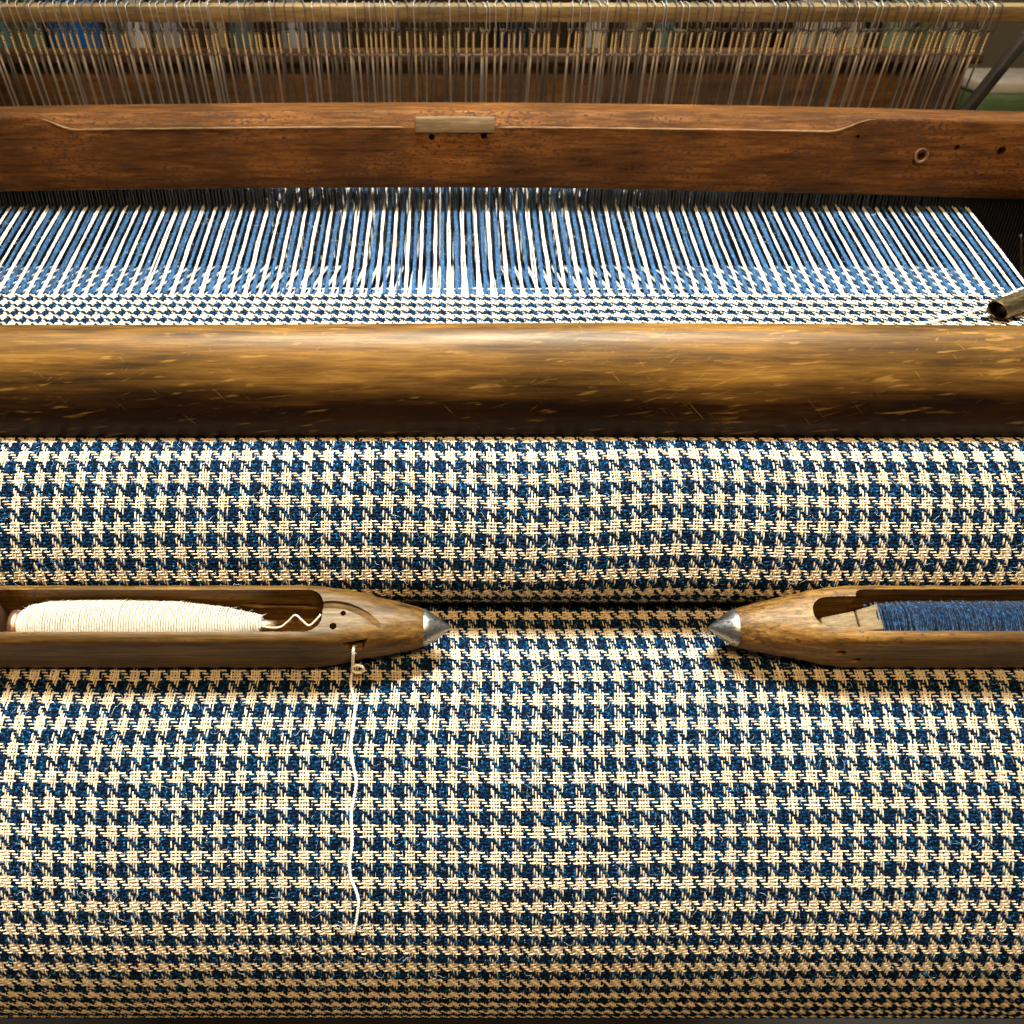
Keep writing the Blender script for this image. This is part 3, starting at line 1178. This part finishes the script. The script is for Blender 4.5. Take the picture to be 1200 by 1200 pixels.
# yarn hanging from the shuttle down over the roll
def on_roll(px, py, lift=1.3):
    r = ray(px, py)
    yc, zc, rad = ROLL[0], ROLL[1], ROLL[2] + lift
    A = r[1] ** 2 + r[2] ** 2
    B = -2 * (r[1] * yc + r[2] * zc)
    C = yc * yc + zc * zc - rad * rad
    tt = (-B - math.sqrt(B * B - 4 * A * C)) / (2 * A)
    return r * tt


def front_pt(px, py, out):
    x_, z_ = loc_on_front(px, py, -SW - out)
    return SC + np.array([x_, 0, 0]) + e2 * (-SW - out) + e3 * z_


hang = [front_pt(414.5, 757, -4), front_pt(414, 763, 0.4), front_pt(413.5, 776, 1.2), front_pt(413, 784, 1.0)]
hang += [on_roll(*q) for q in ((411, 802), (416, 823), (414.5, 848), (411, 873), (413.5, 895), (417.5, 917), (414.5, 936), (411.5, 955), (412.5, 987), (409.8, 1009),
                               (410.8, 1028), (417, 1044), (420, 1057), (417.5, 1078), (414, 1093))]
P = catmull(hang, 8)
b = MB()
def ply(b_, P_, r_, pitch=3.2, k_=6):
    d_ = np.concatenate([[0], np.cumsum(np.linalg.norm(np.diff(P_, axis=0), axis=1))])
    t_ = np.arange(0, d_[-1], 0.5)
    Q = np.stack([np.interp(t_, d_, P_[:, q_]) for q_ in range(3)], 1)
    T_ = np.gradient(Q, axis=0)
    T_ /= np.linalg.norm(T_, axis=1)[:, None]
    N_ = np.cross(T_, np.array([0.35, -0.8, 0.5]))
    N_ /= np.linalg.norm(N_, axis=1)[:, None] + 1e-9
    B_ = np.cross(T_, N_)
    wr = 1 + np.interp(np.arange(len(t_)), np.linspace(0, len(t_), 30), rng.normal(0, 0.13, 30))
    for ph in (0, math.pi):
        a_ = t_ / pitch * 2 * math.pi + ph
        b_.tube(Q + r_ * 0.62 * (np.cos(a_)[:, None] * N_ + np.sin(a_)[:, None] * B_), r_ * 0.72 * wr, k_)
    for _ in range(int(d_[-1] * 0.5)):
        q = Q[rng.integers(0, len(Q))].copy()
        v_ = rng.normal(0, 1, 3)
        v_ /= np.linalg.norm(v_)
        pts_ = []
        for k in range(5):
            pts_.append(q.copy())
            v_ = v_ + rng.normal(0, 0.45, 3)
            q = q + v_ * rng.uniform(0.25, 0.6)
        b_.tube(pts_, 0.05, 3, cap=False)


ply(b, P, 0.62)
for _ in range(9):
    q, pts = P[-1].copy(), []
    v_ = (P[-1] - P[-3]) / np.linalg.norm(P[-1] - P[-3]) + rng.normal(0, 0.5, 3)
    for k in range(6):
        pts.append(q.copy())
        v_ = v_ + rng.normal(0, 0.5, 3)
        q = on_roll(*(np.array([CX + F * (q[0] + v_[0]) / (q[1] * CT - q[2] * ST), 600 - F * (q[1] * ST + q[2] * CT) / (q[1] * CT - q[2] * ST) + 1.5 * v_[1]])), 1.0)
    b.tube(pts, 0.09, 3, cap=False)
lc = front_pt(419.5, 784, 2.2)
lp = []
for a in np.linspace(R(200), R(560), 22):
    lp.append(lc + np.array([2.8 * math.cos(a), 0, 0]) + e3 * 3.5 * math.sin(a) - e2 * 0.4 * math.sin(a * 0.5))
ply(b, np.array(lp), 0.6, 2.6)
o = b.build("yarn_tail", M_creamw)
tag(o, "loose cream yarn hanging from the shuttle notch down the roll with a small loop", "yarn")

# ------------------------------------------------------------------ temple and selvedge yarn at the right
tp = at_z(1164, 367, -210)
tmp = thing("temple", "brass tube of the cloth stretcher at the right selvedge", "temple", (tp[0], tp[1], -216))
b = MB(False)
rr = [(math.cos(a), math.sin(a)) for a in np.linspace(0, 2 * math.pi, 30, endpoint=False)]
b.loft([[(x + 7.0 * (s - 1) * -0.5, r * c, 7.2 + r * s) for c, s in rr] for x, r in ((0.6, 5.9), (0, 6.4), (0.4, 6.9), (2, 7.1), (12, 7.2), (60, 7.2), (60, 5.9), (0.6, 5.9))], cap=False)
finish(b.build("tube", M_brass, tmp), 0, 0, (), 40)
b = MB(False)
b.box(14, 26, -3, 3, -0.5, 1.5)
b.tube([(9, 0, 7.2), (100, 0, 7.2)], 3.6, 12)
b.build("rod", M_reedw, tmp)
tmp.rotation_euler = (0, 0, R(32))

b = MB()
pts = [at_z(*q) for q in ((1215, 336, -206), (1198, 338, -208), (1180, 346, -210), (1160, 358, -212), (1135, 367, -213), (1110, 373, -214), (1082, 379, -214.5))]
ply(b, catmull(pts, 8), 0.6)
o = b.build("selvedge_yarn", M_creamw)
tag(o, "cream yarn pulled slantwise from the right cloth edge past the brass tube", "yarn")
